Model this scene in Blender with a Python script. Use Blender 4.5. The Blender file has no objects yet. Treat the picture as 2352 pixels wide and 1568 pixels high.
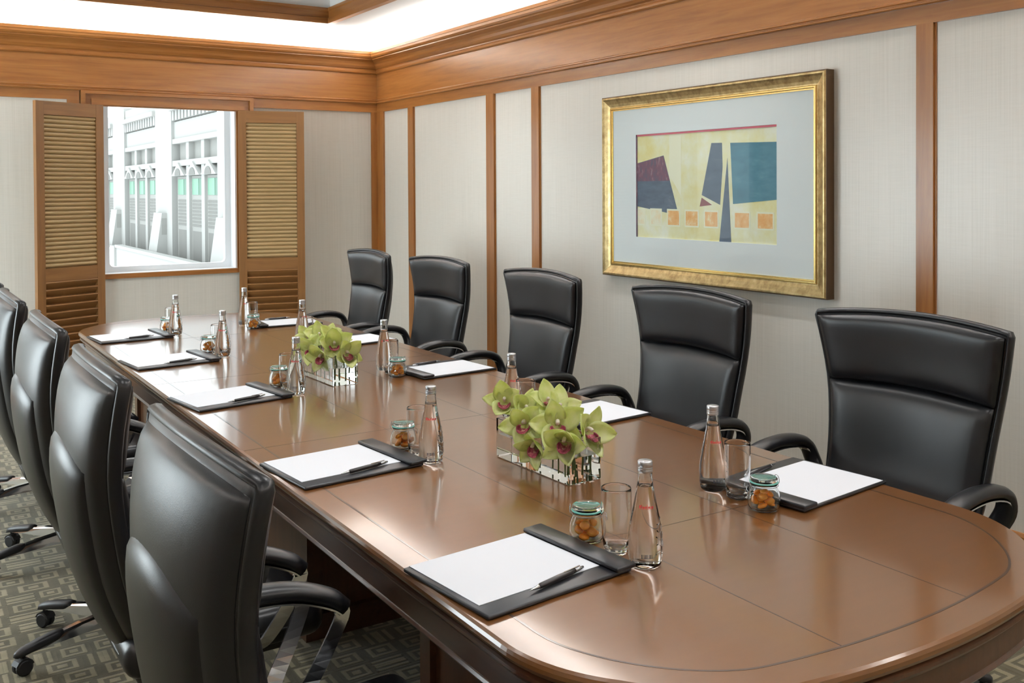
import bpy, bmesh, math, random
import numpy as np
from mathutils import Vector, Matrix

C = bpy.context.scene.collection
SC = bpy.context.scene
PI = math.pi
R = math.radians

# ------------------------------------------------------------------ camera
# room axes: X towards the wall with the framed print, Y towards the window wall, Z up (metres)
cam_d = bpy.data.cameras.new('camera')
cam = bpy.data.objects.new('camera', cam_d)
C.objects.link(cam)
F_PX, CY_PX, YAW, PITCH, ROLL = 2232.48, 466.5, .570889, -.0147447, -.0052519
fw = Vector((math.sin(YAW) * math.cos(PITCH), math.cos(YAW) * math.cos(PITCH), math.sin(PITCH)))
rt = Vector((math.cos(YAW), -math.sin(YAW), 0))
up = rt.cross(fw)
rt2 = math.cos(ROLL) * rt + math.sin(ROLL) * up
up2 = -math.sin(ROLL) * rt + math.cos(ROLL) * up
m = Matrix((rt2, up2, -fw)).transposed().to_4x4()
m.translation = Vector((0, 0, 1.62))
cam.matrix_world = m
cam_d.sensor_width = 36
cam_d.lens = 36 * F_PX / 2352
cam_d.shift_y = -(784 - CY_PX) / 2352
cam_d.clip_start = .05
cam_d.clip_end = 300
SC.camera = cam

# ------------------------------------------------------------------ world, sun, daylight, exposure
SC.view_settings.view_transform = 'Standard'
SC.view_settings.look = 'None'
SC.view_settings.gamma = 1
SC.view_settings.use_curve_mapping = False
SC.view_settings.exposure = 0.28
SC.cycles.max_bounces = 14
SC.cycles.transmission_bounces = 14
SC.cycles.transparent_max_bounces = 16
SC.cycles.diffuse_bounces = 5
SC.cycles.glossy_bounces = 5
SC.cycles.sample_clamp_indirect = 6

w = bpy.data.worlds.new('bright_overcast_sky')
SC.world = w
w.use_nodes = True
w.node_tree.nodes['Background'].inputs[0].default_value = (.90, .955, 1, 1)
w.node_tree.nodes['Background'].inputs[1].default_value = 2.7


def lamp(name, kind, loc, rot, power, color=(1, 1, 1), size=None, portal=False, angle=None, **kw):
    d = bpy.data.lights.new(name, kind)
    d.color = color
    d.energy = power
    if size:
        d.shape = 'RECTANGLE'
        d.size, d.size_y = size
    if angle is not None:
        d.angle = angle
    for k, v in kw.items():
        setattr(d, k, v)
    if portal:
        d.cycles.is_portal = True
    o = bpy.data.objects.new(name, d)
    C.objects.link(o)
    o.location = loc
    o.rotation_euler = rot
    return o


XW, YW, XL, YN = 3.8, 8.19, -2.0, -2.4       # room faces: print wall, window wall, left wall, near wall
ZS = 3.0                                       # soffit height
lamp('sun', 'SUN', (-6, 12, 9), (R(20), R(-38), 0), .25, (1, .96, .9), angle=R(3))
lamp('sky_portal_far', 'AREA', (1.95, YW + .35, 1.65), (R(-90), 0, 0), 1, size=(1.1, 1.4), portal=True)
LEFT_WIN = [(4.9, 7.4)]  # unseen side window, added so daylight comes in from the left
FAR_WIN_ADDED = (-1.35, -.265)                      # unseen second far-wall window, added for its daylight and reflections
for (a, b), pw in zip(LEFT_WIN, (115,)):      # area lamp added outside the side window to stand for daylight
    lamp('side_window_daylight_fill', 'AREA', (XL - .22, (a + b) / 2, 1.265), (0, R(-90), 0), pw, (.86, .94, 1), size=(1.95, b - a))
lamp('sky_portal_far_second', 'AREA', (sum(FAR_WIN_ADDED) / 2, YW + .35, 1.65), (R(-90), 0, 0), 1, size=(1.1, 1.4), portal=True)
WARM = (1, .994, .985)
COVE = 38
lamp('cove_strip_print_wall', 'AREA', (XW - .05, (YW + YN) / 2, 2.84), (R(180), R(-12), 0), COVE * 4.2, WARM, size=(.05, YW - YN - .3))
lamp('cove_strip_window_wall', 'AREA', ((XW + XL) / 2, YW - .05, 2.84), (R(180 + 12), 0, 0), COVE * 2.6, WARM, size=(XW - XL - .3, .05))
lamp('cove_strip_left_wall', 'AREA', (XL + .05, (YW + YN) / 2, 2.84), (R(180), R(12), 0), COVE * 2.2, WARM, size=(.05, YW - YN - .3))
lamp('cove_strip_near_wall', 'AREA', ((XW + XL) / 2, YN + .05, 2.84), (R(180 - 12), 0, 0), COVE * 2.4, WARM, size=(XW - XL - .3, .05))
DOWN = [(x, y) for y in (-.6, 1.6, 3.8, 6.0) for x in (.2, 1.7, 2.7)]  # unseen downlights added in the tray to brighten table and paper
for x, y in DOWN:
    lamp('downlight_fill', 'SPOT', (x, y, 3.285), (0, 0, 0), 84, WARM, spot_size=R(115), spot_blend=.8, shadow_soft_size=.07)


# ------------------------------------------------------------------ materials
def newmat(name):
    mt = bpy.data.materials.new(name)
    mt.use_nodes = True
    nt = mt.node_tree
    return mt, nt, nt.nodes['Principled BSDF'], nt.links


def setp(b, **kw):
    names = dict(rough='Roughness', metal='Metallic', coat='Coat Weight', coat_rough='Coat Roughness', trans='Transmission Weight', ior='IOR', spec='Specular IOR Level', sheen='Sheen Weight', sub='Subsurface Weight', alpha='Alpha')
    for k, v in kw.items():
        b.inputs[names[k]].default_value = v


def flat(name, col, **kw):
    mt, nt, b, L = newmat(name)
    b.inputs['Base Color'].default_value = (*col, 1)
    setp(b, **kw)
    return mt


def ramp(nt, stops):
    r = nt.nodes.new('ShaderNodeValToRGB')
    e = r.color_ramp.elements
    while len(e) < len(stops):
        e.new(.5)
    for q, (p, c) in zip(e, stops):
        q.position = p
        q.color = (*c, 1)
    return r


def coords(nt, scale, kind='Object'):
    tc = nt.nodes.new('ShaderNodeTexCoord')
    mp = nt.nodes.new('ShaderNodeMapping')
    mp.inputs['Scale'].default_value = scale
    nt.links.new(tc.outputs[kind], mp.inputs[0])
    return mp


def noise(nt, mp, scale, detail=5, rough=.6, dist=0):
    n = nt.nodes.new('ShaderNodeTexNoise')
    n.inputs['Scale'].default_value = scale
    n.inputs['Detail'].default_value = detail
    n.inputs['Roughness'].default_value = rough
    n.inputs['Distortion'].default_value = dist
    nt.links.new(mp.outputs[0], n.inputs['Vector'])
    return n


def bump(nt, b, h, strength, dist=.002):
    bp = nt.nodes.new('ShaderNodeBump')
    bp.inputs['Strength'].default_value = strength
    bp.inputs['Distance'].default_value = dist
    nt.links.new(h, bp.inputs['Height'])
    nt.links.new(bp.outputs[0], b.inputs['Normal'])


def wood(name, dark, mid, light, axis, rough=.3, coat=.15, coat_rough=.15, fine=1.0, relief=.05):
    mt, nt, b, L = newmat(name)
    sc = [14 * fine, 14 * fine, 14 * fine]
    sc['xyz'.index(axis)] = .9
    mp = coords(nt, sc)
    n = noise(nt, mp, 2.2, 7, .62, .5)
    r = ramp(nt, [(.25, dark), (.5, mid), (.78, light)])
    L.new(n.outputs['Fac'], r.inputs[0])
    # slow tone drift between boards
    mp2 = coords(nt, [x * .08 for x in sc])
    n2 = noise(nt, mp2, 2, 2)
    mx = nt.nodes.new('ShaderNodeMix')
    mx.data_type = 'RGBA'
    mx.blend_type = 'MULTIPLY'
    mx.inputs[0].default_value = .55
    r2 = ramp(nt, [(.3, (.75, .7, .66)), (.7, (1.12, 1.1, 1.06))])
    L.new(n2.outputs['Fac'], r2.inputs[0])
    L.new(r.outputs[0], mx.inputs[6])
    L.new(r2.outputs[0], mx.inputs[7])
    L.new(mx.outputs[2], b.inputs['Base Color'])
    setp(b, rough=rough, coat=coat, coat_rough=coat_rough)
    if relief:
        bump(nt, b, n.outputs['Fac'], relief, .001)
    return mt


M = {}
WD, WM, WL = (.22, .082, .019), (.325, .132, .033), (.40, .178, .050)
for ax in 'xyz':
    M['wood_' + ax] = wood('cherry_wood_' + ax, WD, WM, WL, ax)
M['shutter_wood'] = wood('shutter_wood_z', (.185, .085, .026), (.25, .118, .037), (.30, .146, .048), 'z', .38, .1)
M['shutter_wood_x'] = wood('shutter_wood_x', (.185, .085, .026), (.25, .118, .037), (.30, .146, .048), 'x', .38, .1)
M['slat_tan'] = wood('tan_slat_wood', (.47, .335, .165), (.50, .36, .18), (.53, .385, .20), 'x', .45, .05, relief=0)
def table_veneer():
    mt, nt, b, L = newmat('table_veneer')
    n = noise(nt, coords(nt, (1.2, 16, 16)), 2.0, 3, .5)
    r = ramp(nt, [(0, (.138, .056, .0145)), (1, (.162, .066, .0175))])
    L.new(n.outputs['Fac'], r.inputs[0])
    L.new(r.outputs[0], b.inputs['Base Color'])
    setp(b, rough=.277, spec=.45, coat=.8, coat_rough=.10)
    return mt


M['table_x'] = table_veneer()
M['table_edge'] = wood('table_edge_wood', (.05, .020, .009), (.075, .030, .013), (.10, .042, .018), 'y', .28, .4, .15)
M['table_dark'] = wood('table_pedestal_wood', (.05, .022, .010), (.085, .036, .016), (.11, .05, .022), 'z', .3, .3, .15)
M['inlay'] = flat('dark_inlay_strip', (.045, .02, .009), rough=.3, coat=.4)
M['white_paint'] = flat('white_window_paint', (.80, .82, .84), rough=.35)
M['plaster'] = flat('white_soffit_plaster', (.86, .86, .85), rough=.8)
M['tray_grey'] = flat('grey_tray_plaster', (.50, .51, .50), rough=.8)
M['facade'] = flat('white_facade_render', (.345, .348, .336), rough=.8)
M['facade_shade'] = flat('white_facade_render_shaded', (.262, .264, .25), rough=.8)  # same white render with the shade of recessed parts put into its colour
M['louvre'] = flat('grey_louvre_paint', (.15, .15, .14), rough=.7)
M['chrome'] = flat('polished_chrome', (.78, .80, .83), rough=.12, metal=1)
M['cap_metal'] = flat('brushed_aluminium_cap', (.62, .64, .67), rough=.3, metal=.9)
M['black_plastic'] = flat('black_plastic', (.014, .014, .016), rough=.42)
M['rubber'] = flat('black_castor_nylon', (.010, .010, .011), rough=.5)
M['pen_black'] = flat('black_pen_barrel', (.018, .014, .015), rough=.3)
M['steel'] = flat('pen_steel', (.55, .56, .58), rough=.25, metal=1)
M['paper'] = flat('white_paper', (.78, .81, .865), rough=.7)
M['mat_board'] = flat('pale_grey_mat_board', (.80, .815, .86), rough=.85)
M['pink'] = flat('pink_mat_bevel', (.62, .13, .19), rough=.7)
M['frame_side'] = flat('dark_bronze_frame_side', (.085, .045, .018), rough=.4, metal=.3)
M['teal_seal'] = flat('teal_rubber_seal', (.16, .50, .44), rough=.4)
M['wire'] = flat('wire_bail_steel', (.45, .47, .5), rough=.25, metal=1)
M['stem'] = flat('orchid_stem_green', (.09, .15, .03), rough=.45)
M['red_print'] = flat('red_bottle_print', (.62, .05, .06), rough=.4)
M['dark_print'] = flat('dark_bottle_print', (.05, .06, .09), rough=.5)
M['label_white'] = flat('pale_bottle_label', (.75, .78, .80), rough=.5)
M['lamp_trim'] = flat('white_added_downlight_ring', (.8, .8, .8), rough=.4)


def leather():
    mt, nt, b, L = newmat('black_leather')
    mp = coords(nt, (1, 1, 1))
    v = nt.nodes.new('ShaderNodeTexVoronoi')
    v.inputs['Scale'].default_value = 420
    L.new(mp.outputs[0], v.inputs['Vector'])
    n = noise(nt, mp, 5, 3)
    r = ramp(nt, [(.3, (.0055, .0057, .0072)), (.7, (.0085, .0088, .011))])
    L.new(n.outputs['Fac'], r.inputs[0])
    L.new(r.outputs[0], b.inputs['Base Color'])
    n2 = noise(nt, mp, 3, 3)
    mr = nt.nodes.new('ShaderNodeMapRange')
    mr.inputs['To Min'].default_value = .30
    mr.inputs['To Max'].default_value = .38
    L.new(n2.outputs['Fac'], mr.inputs[0])
    L.new(mr.outputs[0], b.inputs['Roughness'])
    setp(b, spec=.5)
    bump(nt, b, v.outputs['Distance'], .12, .0006)
    return mt


M['leather'] = leather()
M['board_leather'] = flat('black_desk_pad_leather', (.012, .013, .017), rough=.34, spec=.6)


def fabric():
    mt, nt, b, L = newmat('cream_woven_wallcovering')
    n1 = noise(nt, coords(nt, (170, 170, 1.6)), 1.0, 3, .6)
    n2 = noise(nt, coords(nt, (9, 9, 150)), 1.0, 3, .6)
    ad = nt.nodes.new('ShaderNodeMath')
    ad.operation = 'MULTIPLY_ADD'
    ad.inputs[1].default_value = .4
    L.new(n2.outputs['Fac'], ad.inputs[0])
    L.new(n1.outputs['Fac'], ad.inputs[2])
    r = ramp(nt, [(.45, (.665, .64, .575)), (.7, (.715, .69, .625)), (.95, (.75, .725, .665))])
    L.new(ad.outputs[0], r.inputs[0])
    L.new(r.outputs[0], b.inputs['Base Color'])
    setp(b, rough=.33, spec=.75)
    bump(nt, b, ad.outputs[0], .15, .0008)
    return mt


M['fabric'] = fabric()


def carpet():
    mt, nt, b, L = newmat('labyrinth_pattern_carpet')
    mp = coords(nt, (1, 1.35, 1))
    def vor(feat, scale):
        v = nt.nodes.new('ShaderNodeTexVoronoi')
        v.voronoi_dimensions = '2D'
        v.distance = 'CHEBYCHEV'
        v.feature = feat
        v.inputs['Scale'].default_value = scale
        v.inputs['Randomness'].default_value = .85
        L.new(mp.outputs[0], v.inputs['Vector'])
        return v
    def mth(op, a, c=None):
        q = nt.nodes.new('ShaderNodeMath')
        q.operation = op
        L.new(a, q.inputs[0]) if not isinstance(a, float) else None
        if c is not None:
            if isinstance(c, float):
                q.inputs[1].default_value = c
            else:
                L.new(c, q.inputs[1])
        return q.outputs[0]
    # staggered blocks; each is filled with nested rectangles or with bars one way or the other
    sep = nt.nodes.new('ShaderNodeSeparateXYZ')
    L.new(mp.outputs[0], sep.inputs[0])
    yy = mth('MULTIPLY', sep.outputs[1], 7.5)
    row = mth('FLOOR', yy)
    h1 = nt.nodes.new('ShaderNodeTexWhiteNoise')
    h1.noise_dimensions = '1D'
    L.new(row, h1.inputs['W'])
    xx = mth('MULTIPLY', mth('ADD', sep.outputs[0], mth('MULTIPLY', h1.outputs['Value'], 3.0)), mth('ADD', mth('MULTIPLY', h1.outputs['Value'], 4.0), 5.5))
    col = mth('FLOOR', xx)
    cb = nt.nodes.new('ShaderNodeCombineXYZ')
    L.new(col, cb.inputs[0])
    L.new(row, cb.inputs[1])
    h2 = nt.nodes.new('ShaderNodeTexWhiteNoise')
    h2.noise_dimensions = '2D'
    L.new(cb.outputs[0], h2.inputs['Vector'])
    fx = mth('ABSOLUTE', mth('SUBTRACT', mth('FRACT', xx), .5))
    fy = mth('ABSOLUTE', mth('SUBTRACT', mth('FRACT', yy), .5))
    cheb = mth('MAXIMUM', fx, fy)
    def pick(t, a, c):
        q = nt.nodes.new('ShaderNodeMix')
        L.new(t, q.inputs[0])
        L.new(a, q.inputs[2])
        L.new(c, q.inputs[3])
        return q.outputs[0]
    r1 = mth('GREATER_THAN', h2.outputs['Value'], .45)
    r2 = mth('GREATER_THAN', h2.outputs['Value'], .72)
    val = pick(r2, pick(r1, cheb, mth('MAXIMUM', fx, mth('MULTIPLY', fy, .96))), fy)
    val = pick(mth('GREATER_THAN', h2.outputs['Value'], .88), val, fx)
    ring = mth('SINE', mth('MULTIPLY', val, 26.0))
    edge = mth('GREATER_THAN', cheb, .455)
    ring = mth('SUBTRACT', ring, mth('MULTIPLY', edge, 2.0))
    n = noise(nt, coords(nt, (1, 1, 1)), 260, 2)
    nz = mth('MULTIPLY', mth('SUBTRACT', n.outputs['Fac'], .5), .9)
    r = ramp(nt, [(.35, (.105, .092, .058)), (.62, (.26, .232, .158))])
    tot = mth('ADD', mth('MULTIPLY', mth('ADD', ring, 1.0), .5), nz)
    L.new(tot, r.inputs[0])
    n3 = noise(nt, coords(nt, (1, 1, 1)), 14, 2)
    mx = nt.nodes.new('ShaderNodeMix')
    mx.data_type = 'RGBA'
    mx.blend_type = 'MULTIPLY'
    mx.inputs[0].default_value = .6
    r3 = ramp(nt, [(.35, (.72, .74, .62)), (.65, (1.1, 1.05, 1.0))])
    L.new(n3.outputs['Fac'], r3.inputs[0])
    L.new(r.outputs[0], mx.inputs[6])
    L.new(r3.outputs[0], mx.inputs[7])
    L.new(mx.outputs[2], b.inputs['Base Color'])
    setp(b, rough=.95, spec=.1, sheen=.2)
    bump(nt, b, tot, .35, .004)
    return mt


M['carpet'] = carpet()


def gold():
    mt, nt, b, L = newmat('antique_gold_leaf')
    n = noise(nt, coords(nt, (1, 1, 1)), 22, 6, .7)
    r = ramp(nt, [(.3, (.30, .20, .085)), (.55, (.55, .42, .20)), (.8, (.75, .62, .36))])
    L.new(n.outputs['Fac'], r.inputs[0])
    L.new(r.outputs[0], b.inputs['Base Color'])
    setp(b, rough=.34, metal=.85)
    bump(nt, b, n.outputs['Fac'], .1, .001)
    return mt


M['gold'] = gold()
M['gold_lip'] = flat('bright_gold_lip', (.80, .58, .22), rough=.25, metal=.9)


def mottled(name, stops, scale, sc=(1, 1, 1), rough=.7, detail=5):
    mt, nt, b, L = newmat(name)
    n = noise(nt, coords(nt, sc), scale, detail, .65)
    r = ramp(nt, stops)
    L.new(n.outputs['Fac'], r.inputs[0])
    L.new(r.outputs[0], b.inputs['Base Color'])
    setp(b, rough=rough)
    return mt


M['art_yellow'] = mottled('pale_yellow_print', [(.32, (.78, .68, .30)), (.5, (.82, .77, .50)), (.66, (.86, .84, .72))], 5)
M['art_navy'] = mottled('slate_blue_print', [(.3, (.075, .10, .16)), (.6, (.115, .15, .22)), (.8, (.20, .23, .30))], 9, (1, 1, 3))
M['art_teal'] = mottled('teal_blue_print', [(.3, (.055, .17, .25)), (.6, (.085, .235, .33)), (.82, (.20, .36, .43))], 9, (1, 1, 3))
M['art_plum'] = mottled('plum_print', [(.35, (.10, .09, .15)), (.55, (.20, .075, .12)), (.75, (.36, .30, .36))], 16, (1, 3, 1))
M['art_red'] = flat('brick_red_print', (.30, .085, .09), rough=.7)
M['art_orange'] = mottled('orange_stamp_print', [(.35, (.80, .38, .13)), (.55, (.85, .50, .22)), (.7, (.86, .78, .52))], 26)
M['art_pale'] = mottled('pale_stamp_print', [(.35, (.85, .70, .48)), (.6, (.86, .82, .66))], 26)
M['art_cream'] = flat('cream_stamp_border', (.86, .83, .66), rough=.7)
M['apricot'] = mottled('dried_apricot_skin', [(.3, (.80, .22, .02)), (.55, (.90, .36, .04)), (.75, (.95, .50, .10))], 30, rough=.35)
setp(M['apricot'].node_tree.nodes['Principled BSDF'], sub=.0)


def petal_mat():
    mt, nt, b, L = newmat('lime_orchid_petal')
    n = noise(nt, coords(nt, (1, 1, 1)), 30, 4)
    r = ramp(nt, [(.3, (.68, .76, .27)), (.55, (.82, .87, .43)), (.8, (.92, .93, .64))])
    L.new(n.outputs['Fac'], r.inputs[0])
    L.new(r.outputs[0], b.inputs['Base Color'])
    setp(b, rough=.5)
    tr = nt.nodes.new('ShaderNodeBsdfTranslucent')
    L.new(r.outputs[0], tr.inputs[0])
    mx = nt.nodes.new('ShaderNodeMixShader')
    mx.inputs[0].default_value = .45
    L.new(b.outputs[0], mx.inputs[1])
    L.new(tr.outputs[0], mx.inputs[2])
    L.new(mx.outputs[0], nt.nodes['Material Output'].inputs[0])
    return mt


M['petal'] = petal_mat()
M['lip'] = mottled('burgundy_spotted_lip', [(.38, (.20, .015, .045)), (.5, (.42, .07, .12)), (.6, (.80, .55, .45)), (.72, (.85, .70, .30))], 48, rough=.5)
M['column'] = flat('pale_cream_column', (.80, .72, .66), rough=.5)


def glassmat(name, col=(1, 1, 1), ior=1.45, rough=0.0):
    mt, nt, b, L = newmat(name)
    b.inputs['Base Color'].default_value = (*col, 1)
    setp(b, trans=1, ior=ior, rough=rough)
    return mt


M['bottle_glass'] = glassmat('clear_bottle_glass_and_water', (.97, .985, .985), 1.36)
M['glass'] = glassmat('clear_tumbler_glass', (.985, .99, .99), 1.45)
M['jar_glass'] = glassmat('clear_jar_glass', (.96, .99, .985), 1.3)
M['lid_glass'] = glassmat('pale_aqua_lid_glass', (.97, 1, .99), 1.35)
M['vase_glass'] = glassmat('clear_vase_glass_and_water', (.965, .985, .975), 1.36)


def pane_mat(name, tint=(1, 1, 1), refl=.06):
    mt = bpy.data.materials.new(name)
    mt.use_nodes = True
    nt = mt.node_tree
    nt.nodes.remove(nt.nodes['Principled BSDF'])
    t = nt.nodes.new('ShaderNodeBsdfTransparent')
    t.inputs[0].default_value = (*tint, 1)
    g = nt.nodes.new('ShaderNodeBsdfGlossy')
    g.inputs['Roughness'].default_value = .02
    mx = nt.nodes.new('ShaderNodeMixShader')
    mx.inputs[0].default_value = refl * .25
    nt.links.new(t.outputs[0], mx.inputs[1])
    nt.links.new(g.outputs[0], mx.inputs[2])
    nt.links.new(mx.outputs[0], nt.nodes['Material Output'].inputs[0])
    return mt


M['pane'] = pane_mat('window_pane_glass', (.97, .99, .98))
M['green_pane'] = flat('green_tinted_pane', (.10, .26, .17), rough=.4)
M['green_dark'] = flat('dark_green_pane', (.03, .13, .075), rough=.4)


# ------------------------------------------------------------------ mesh helpers
class MB:
    def __init__(s):
        s.v, s.f = [], []

    def add(s, vs, fs):
        k = len(s.v)
        s.v += [tuple(p) for p in vs]
        s.f += [tuple(i + k for i in f) for f in fs]
        return s

    def box(s, a, b):
        x0, y0, z0 = [min(p, q) for p, q in zip(a, b)]
        x1, y1, z1 = [max(p, q) for p, q in zip(a, b)]
        return s.add([(x0, y0, z0), (x1, y0, z0), (x1, y1, z0), (x0, y1, z0), (x0, y0, z1), (x1, y0, z1), (x1, y1, z1), (x0, y1, z1)],
                     [(3, 2, 1, 0), (4, 5, 6, 7), (0, 1, 5, 4), (1, 2, 6, 5), (2, 3, 7, 6), (3, 0, 4, 7)])

    def rings(s, rs, cap0=True, cap1=True, closed=False):
        """rs: list of rings (equal length); outward when each ring runs counter-clockwise about the travel axis"""
        n = len(rs[0])
        k = len(s.v)
        for r in rs:
            s.v += [tuple(p) for p in r]
        m_ = len(rs)
        for i in range(m_ - (0 if closed else 1)):
            for j in range(n):
                a, b = k + i * n + j, k + i * n + (j + 1) % n
                i2 = (i + 1) % m_
                c, d = k + i2 * n + (j + 1) % n, k + i2 * n + j
                s.f.append((a, b, c, d))
        if not closed:
            if cap0:
                s.f.append(tuple(k + j for j in range(n - 1, -1, -1)))
            if cap1:
                s.f.append(tuple(k + (m_ - 1) * n + j for j in range(n)))
        return s

    def lathe(s, prof, n=24, cap0=True, cap1=True, flip=False, c=(0, 0)):
        rs = [[(c[0] + r * math.cos(2 * PI * j / n), c[1] + r * math.sin(2 * PI * j / n), z) for j in range(n)] for r, z in prof]
        k = len(s.f)
        s.rings(rs, cap0, cap1)
        if flip:
            s.f[k:] = [tuple(reversed(f)) for f in s.f[k:]]
        return s

    def sweep(s, path, sect, side, caps=True):
        """sect: 2-D section (a along side, b along side x tangent)"""
        P = [Vector(p) for p in path]
        side = Vector(side).normalized()
        rs = []
        for i, p in enumerate(P):
            t = (P[min(i + 1, len(P) - 1)] - P[max(i - 1, 0)]).normalized()
            nrm = t.cross(side).normalized()
            sd = nrm.cross(t).normalized()
            q = sect(i / (len(P) - 1)) if callable(sect) else sect
            rs.append([p + sd * a + nrm * b for a, b in q])
        return s.rings(rs, caps, caps)

    def prism(s, poly, z0, z1):
        n = len(poly)
        return s.add([(x, y, z0) for x, y in poly] + [(x, y, z1) for x, y in poly],
                     [tuple(range(n - 1, -1, -1)), tuple(range(n, 2 * n))] + [(j, (j + 1) % n, n + (j + 1) % n, n + j) for j in range(n)])

    def mesh(s, name, smooth=False):
        me = bpy.data.meshes.new(name)
        me.from_pydata(s.v, [], s.f)
        bm = bmesh.new()
        bm.from_mesh(me)
        bmesh.ops.recalc_face_normals(bm, faces=bm.faces) if smooth != 'keep' else None
        bm.to_mesh(me)
        bm.free()
        if smooth:
            for p in me.polygons:
                p.use_smooth = True
        me.update()
        return me


def circ(r, n=8, r2=None):
    r2 = r if r2 is None else r2
    return [(r * math.cos(2 * PI * j / n), r2 * math.sin(2 * PI * j / n)) for j in range(n)]


def rect(a, b):
    return [(-a / 2, -b / 2), (a / 2, -b / 2), (a / 2, b / 2), (-a / 2, b / 2)]


def obj(name, mb, mat, parent=None, smooth=False, loc=None, rot=None, auto=None):
    me = mb if isinstance(mb, bpy.types.Mesh) else mb.mesh(name, smooth)
    if not me.materials:
        me.materials.append(M[mat])
    o = bpy.data.objects.new(name, me)
    C.objects.link(o)
    if parent:
        o.parent = parent
    if loc is not None:
        o.location = loc
    if rot is not None:
        o.rotation_euler = rot
    return o


def tag(o, label, cat, group=None, kind=None):
    o['label'] = label
    o['category'] = cat
    if group:
        o['group'] = group
    if kind:
        o['kind'] = kind
    return o


def thing(name, label, cat, loc=(0, 0, 0), rotz=0, group=None, kind=None):
    o = bpy.data.objects.new(name, None)
    C.objects.link(o)
    o.empty_display_size = .05
    o.location = loc
    o.rotation_euler = (0, 0, rotz)
    return tag(o, label, cat, group, kind)


def children(o):
    return [c for c in o.children]


def dup(root, loc, rotz, label):
    r = root.copy()
    C.objects.link(r)
    r.location = loc
    r.rotation_euler = (0, 0, rotz)
    r['label'] = label
    for ch in children(root):
        c = ch.copy()
        C.objects.link(c)
        c.parent = r
        for g in children(ch):
            d = g.copy()
            C.objects.link(d)
            d.parent = c
    return r


def struct(name, mb, mat, label, cat, smooth=False):
    return tag(obj(name, mb, mat, None, smooth), label, cat, None, 'structure')


def rbox(sx, sy, sz, r, seg=3, c=(0, 0, 0)):
    bm = bmesh.new()
    bmesh.ops.create_cube(bm, size=1)
    bmesh.ops.scale(bm, vec=(sx, sy, sz), verts=bm.verts)
    bmesh.ops.bevel(bm, geom=bm.edges[:] + bm.verts[:], offset=r, segments=seg, profile=.5, affect='EDGES')
    bmesh.ops.translate(bm, vec=c, verts=bm.verts)
    me = bpy.data.meshes.new('rounded_box')
    bm.to_mesh(me)
    bm.free()
    for p in me.polygons:
        p.use_smooth = True
    return me


def bez(pts, n):
    """Catmull-Rom through pts, n samples per span"""
    P = [Vector(p) for p in pts]
    P = [2 * P[0] - P[1]] + P + [2 * P[-1] - P[-2]]
    out = []
    for i in range(1, len(P) - 2):
        for k in range(n):
            t = k / n
            a, b, c, d = P[i - 1:i + 3]
            out.append(.5 * ((2 * b) + (c - a) * t + (2 * a - 5 * b + 4 * c - d) * t * t + (3 * b - a - 3 * c + d) * t ** 3))
    out.append(P[-2])
    return out


# ------------------------------------------------------------------ room shell
floor = struct('floor', MB().box((XL - .2, YN - .2, -.1), (XW + .2, YW + .25, 0)), 'carpet', 'taupe carpet woven with a maze of small rectangles', 'floor')

# print wall
wr = struct('wall_right', MB().box((XW + .012, YN, 0), (XW + .2, YW + .25, 3.1)), 'fabric', 'cream wall panelled with wood strips behind the framed print', 'wall')
ST = [(7.445, 7.56), (6.133, 6.257), (5.54, 5.647), (2.532, 2.629), (-.6, -.5)]
edges = [8.044] + [e for b in ST for e in (b[1], b[0])] + [YN]
for i in range(0, len(edges), 2):
    obj('fabric_panel', MB().box((XW, edges[i + 1], .235), (XW + .011, edges[i], 2.325)), 'fabric', wr)

# window wall with an opening
wx0, wx1, wz0, wz1 = 1.40, 2.485, .955, 2.335
wf = MB()
for a, b in (((XL, 0), (FAR_WIN_ADDED[0], 3.1)), ((FAR_WIN_ADDED[1], 0), (wx0, 3.1)), ((FAR_WIN_ADDED[0], 0), (FAR_WIN_ADDED[1], wz0)), ((FAR_WIN_ADDED[0], wz1), (FAR_WIN_ADDED[1], 3.1)), ((wx1, 0), (XW + .012, 3.1)), ((wx0, 0), (wx1, wz0)), ((wx0, wz1), (wx1, 3.1))):
    wf.box((a[0], YW + .012, a[1]), (b[0], YW + .25, b[1]))
wfar = struct('wall_far', wf, 'fabric', 'cream wall with the shuttered window', 'wall')
for x0, x1, z1 in ((.0, 1.173, 2.33), (2.585, 3.727, 2.325)):
    obj('fabric_panel', MB().box((x0, YW, .235), (x1, YW + .011, z1)), 'fabric', wfar)
w3 = thing('window_3', 'unseen white window added for daylight at the left wall end of the window wall', 'window', (sum(FAR_WIN_ADDED) / 2, YW, wz0), 0, None, 'structure')
hw3 = (FAR_WIN_ADDED[1] - FAR_WIN_ADDED[0]) / 2
w3m = MB()
for q0, q1, z0, z1 in ((-hw3, -hw3 + .06, 0, wz1 - wz0), (hw3 - .06, hw3, 0, wz1 - wz0), (-hw3 + .06, hw3 - .06, 0, .06), (-hw3 + .06, hw3 - .06, wz1 - wz0 - .06, wz1 - wz0)):
    w3m.box((q0, .13, z0), (q1, .18, z1))
obj('window_frame', w3m, 'white_paint', w3)
obj('glass_pane', MB().box((-hw3 + .03, .15, .03), (hw3 - .03, .156, wz1 - wz0 - .03)), 'pane', w3)
obj('fabric_panel', MB().box((1.33, YW, .235), (2.53, YW + .011, .925)), 'fabric', wfar)

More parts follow.
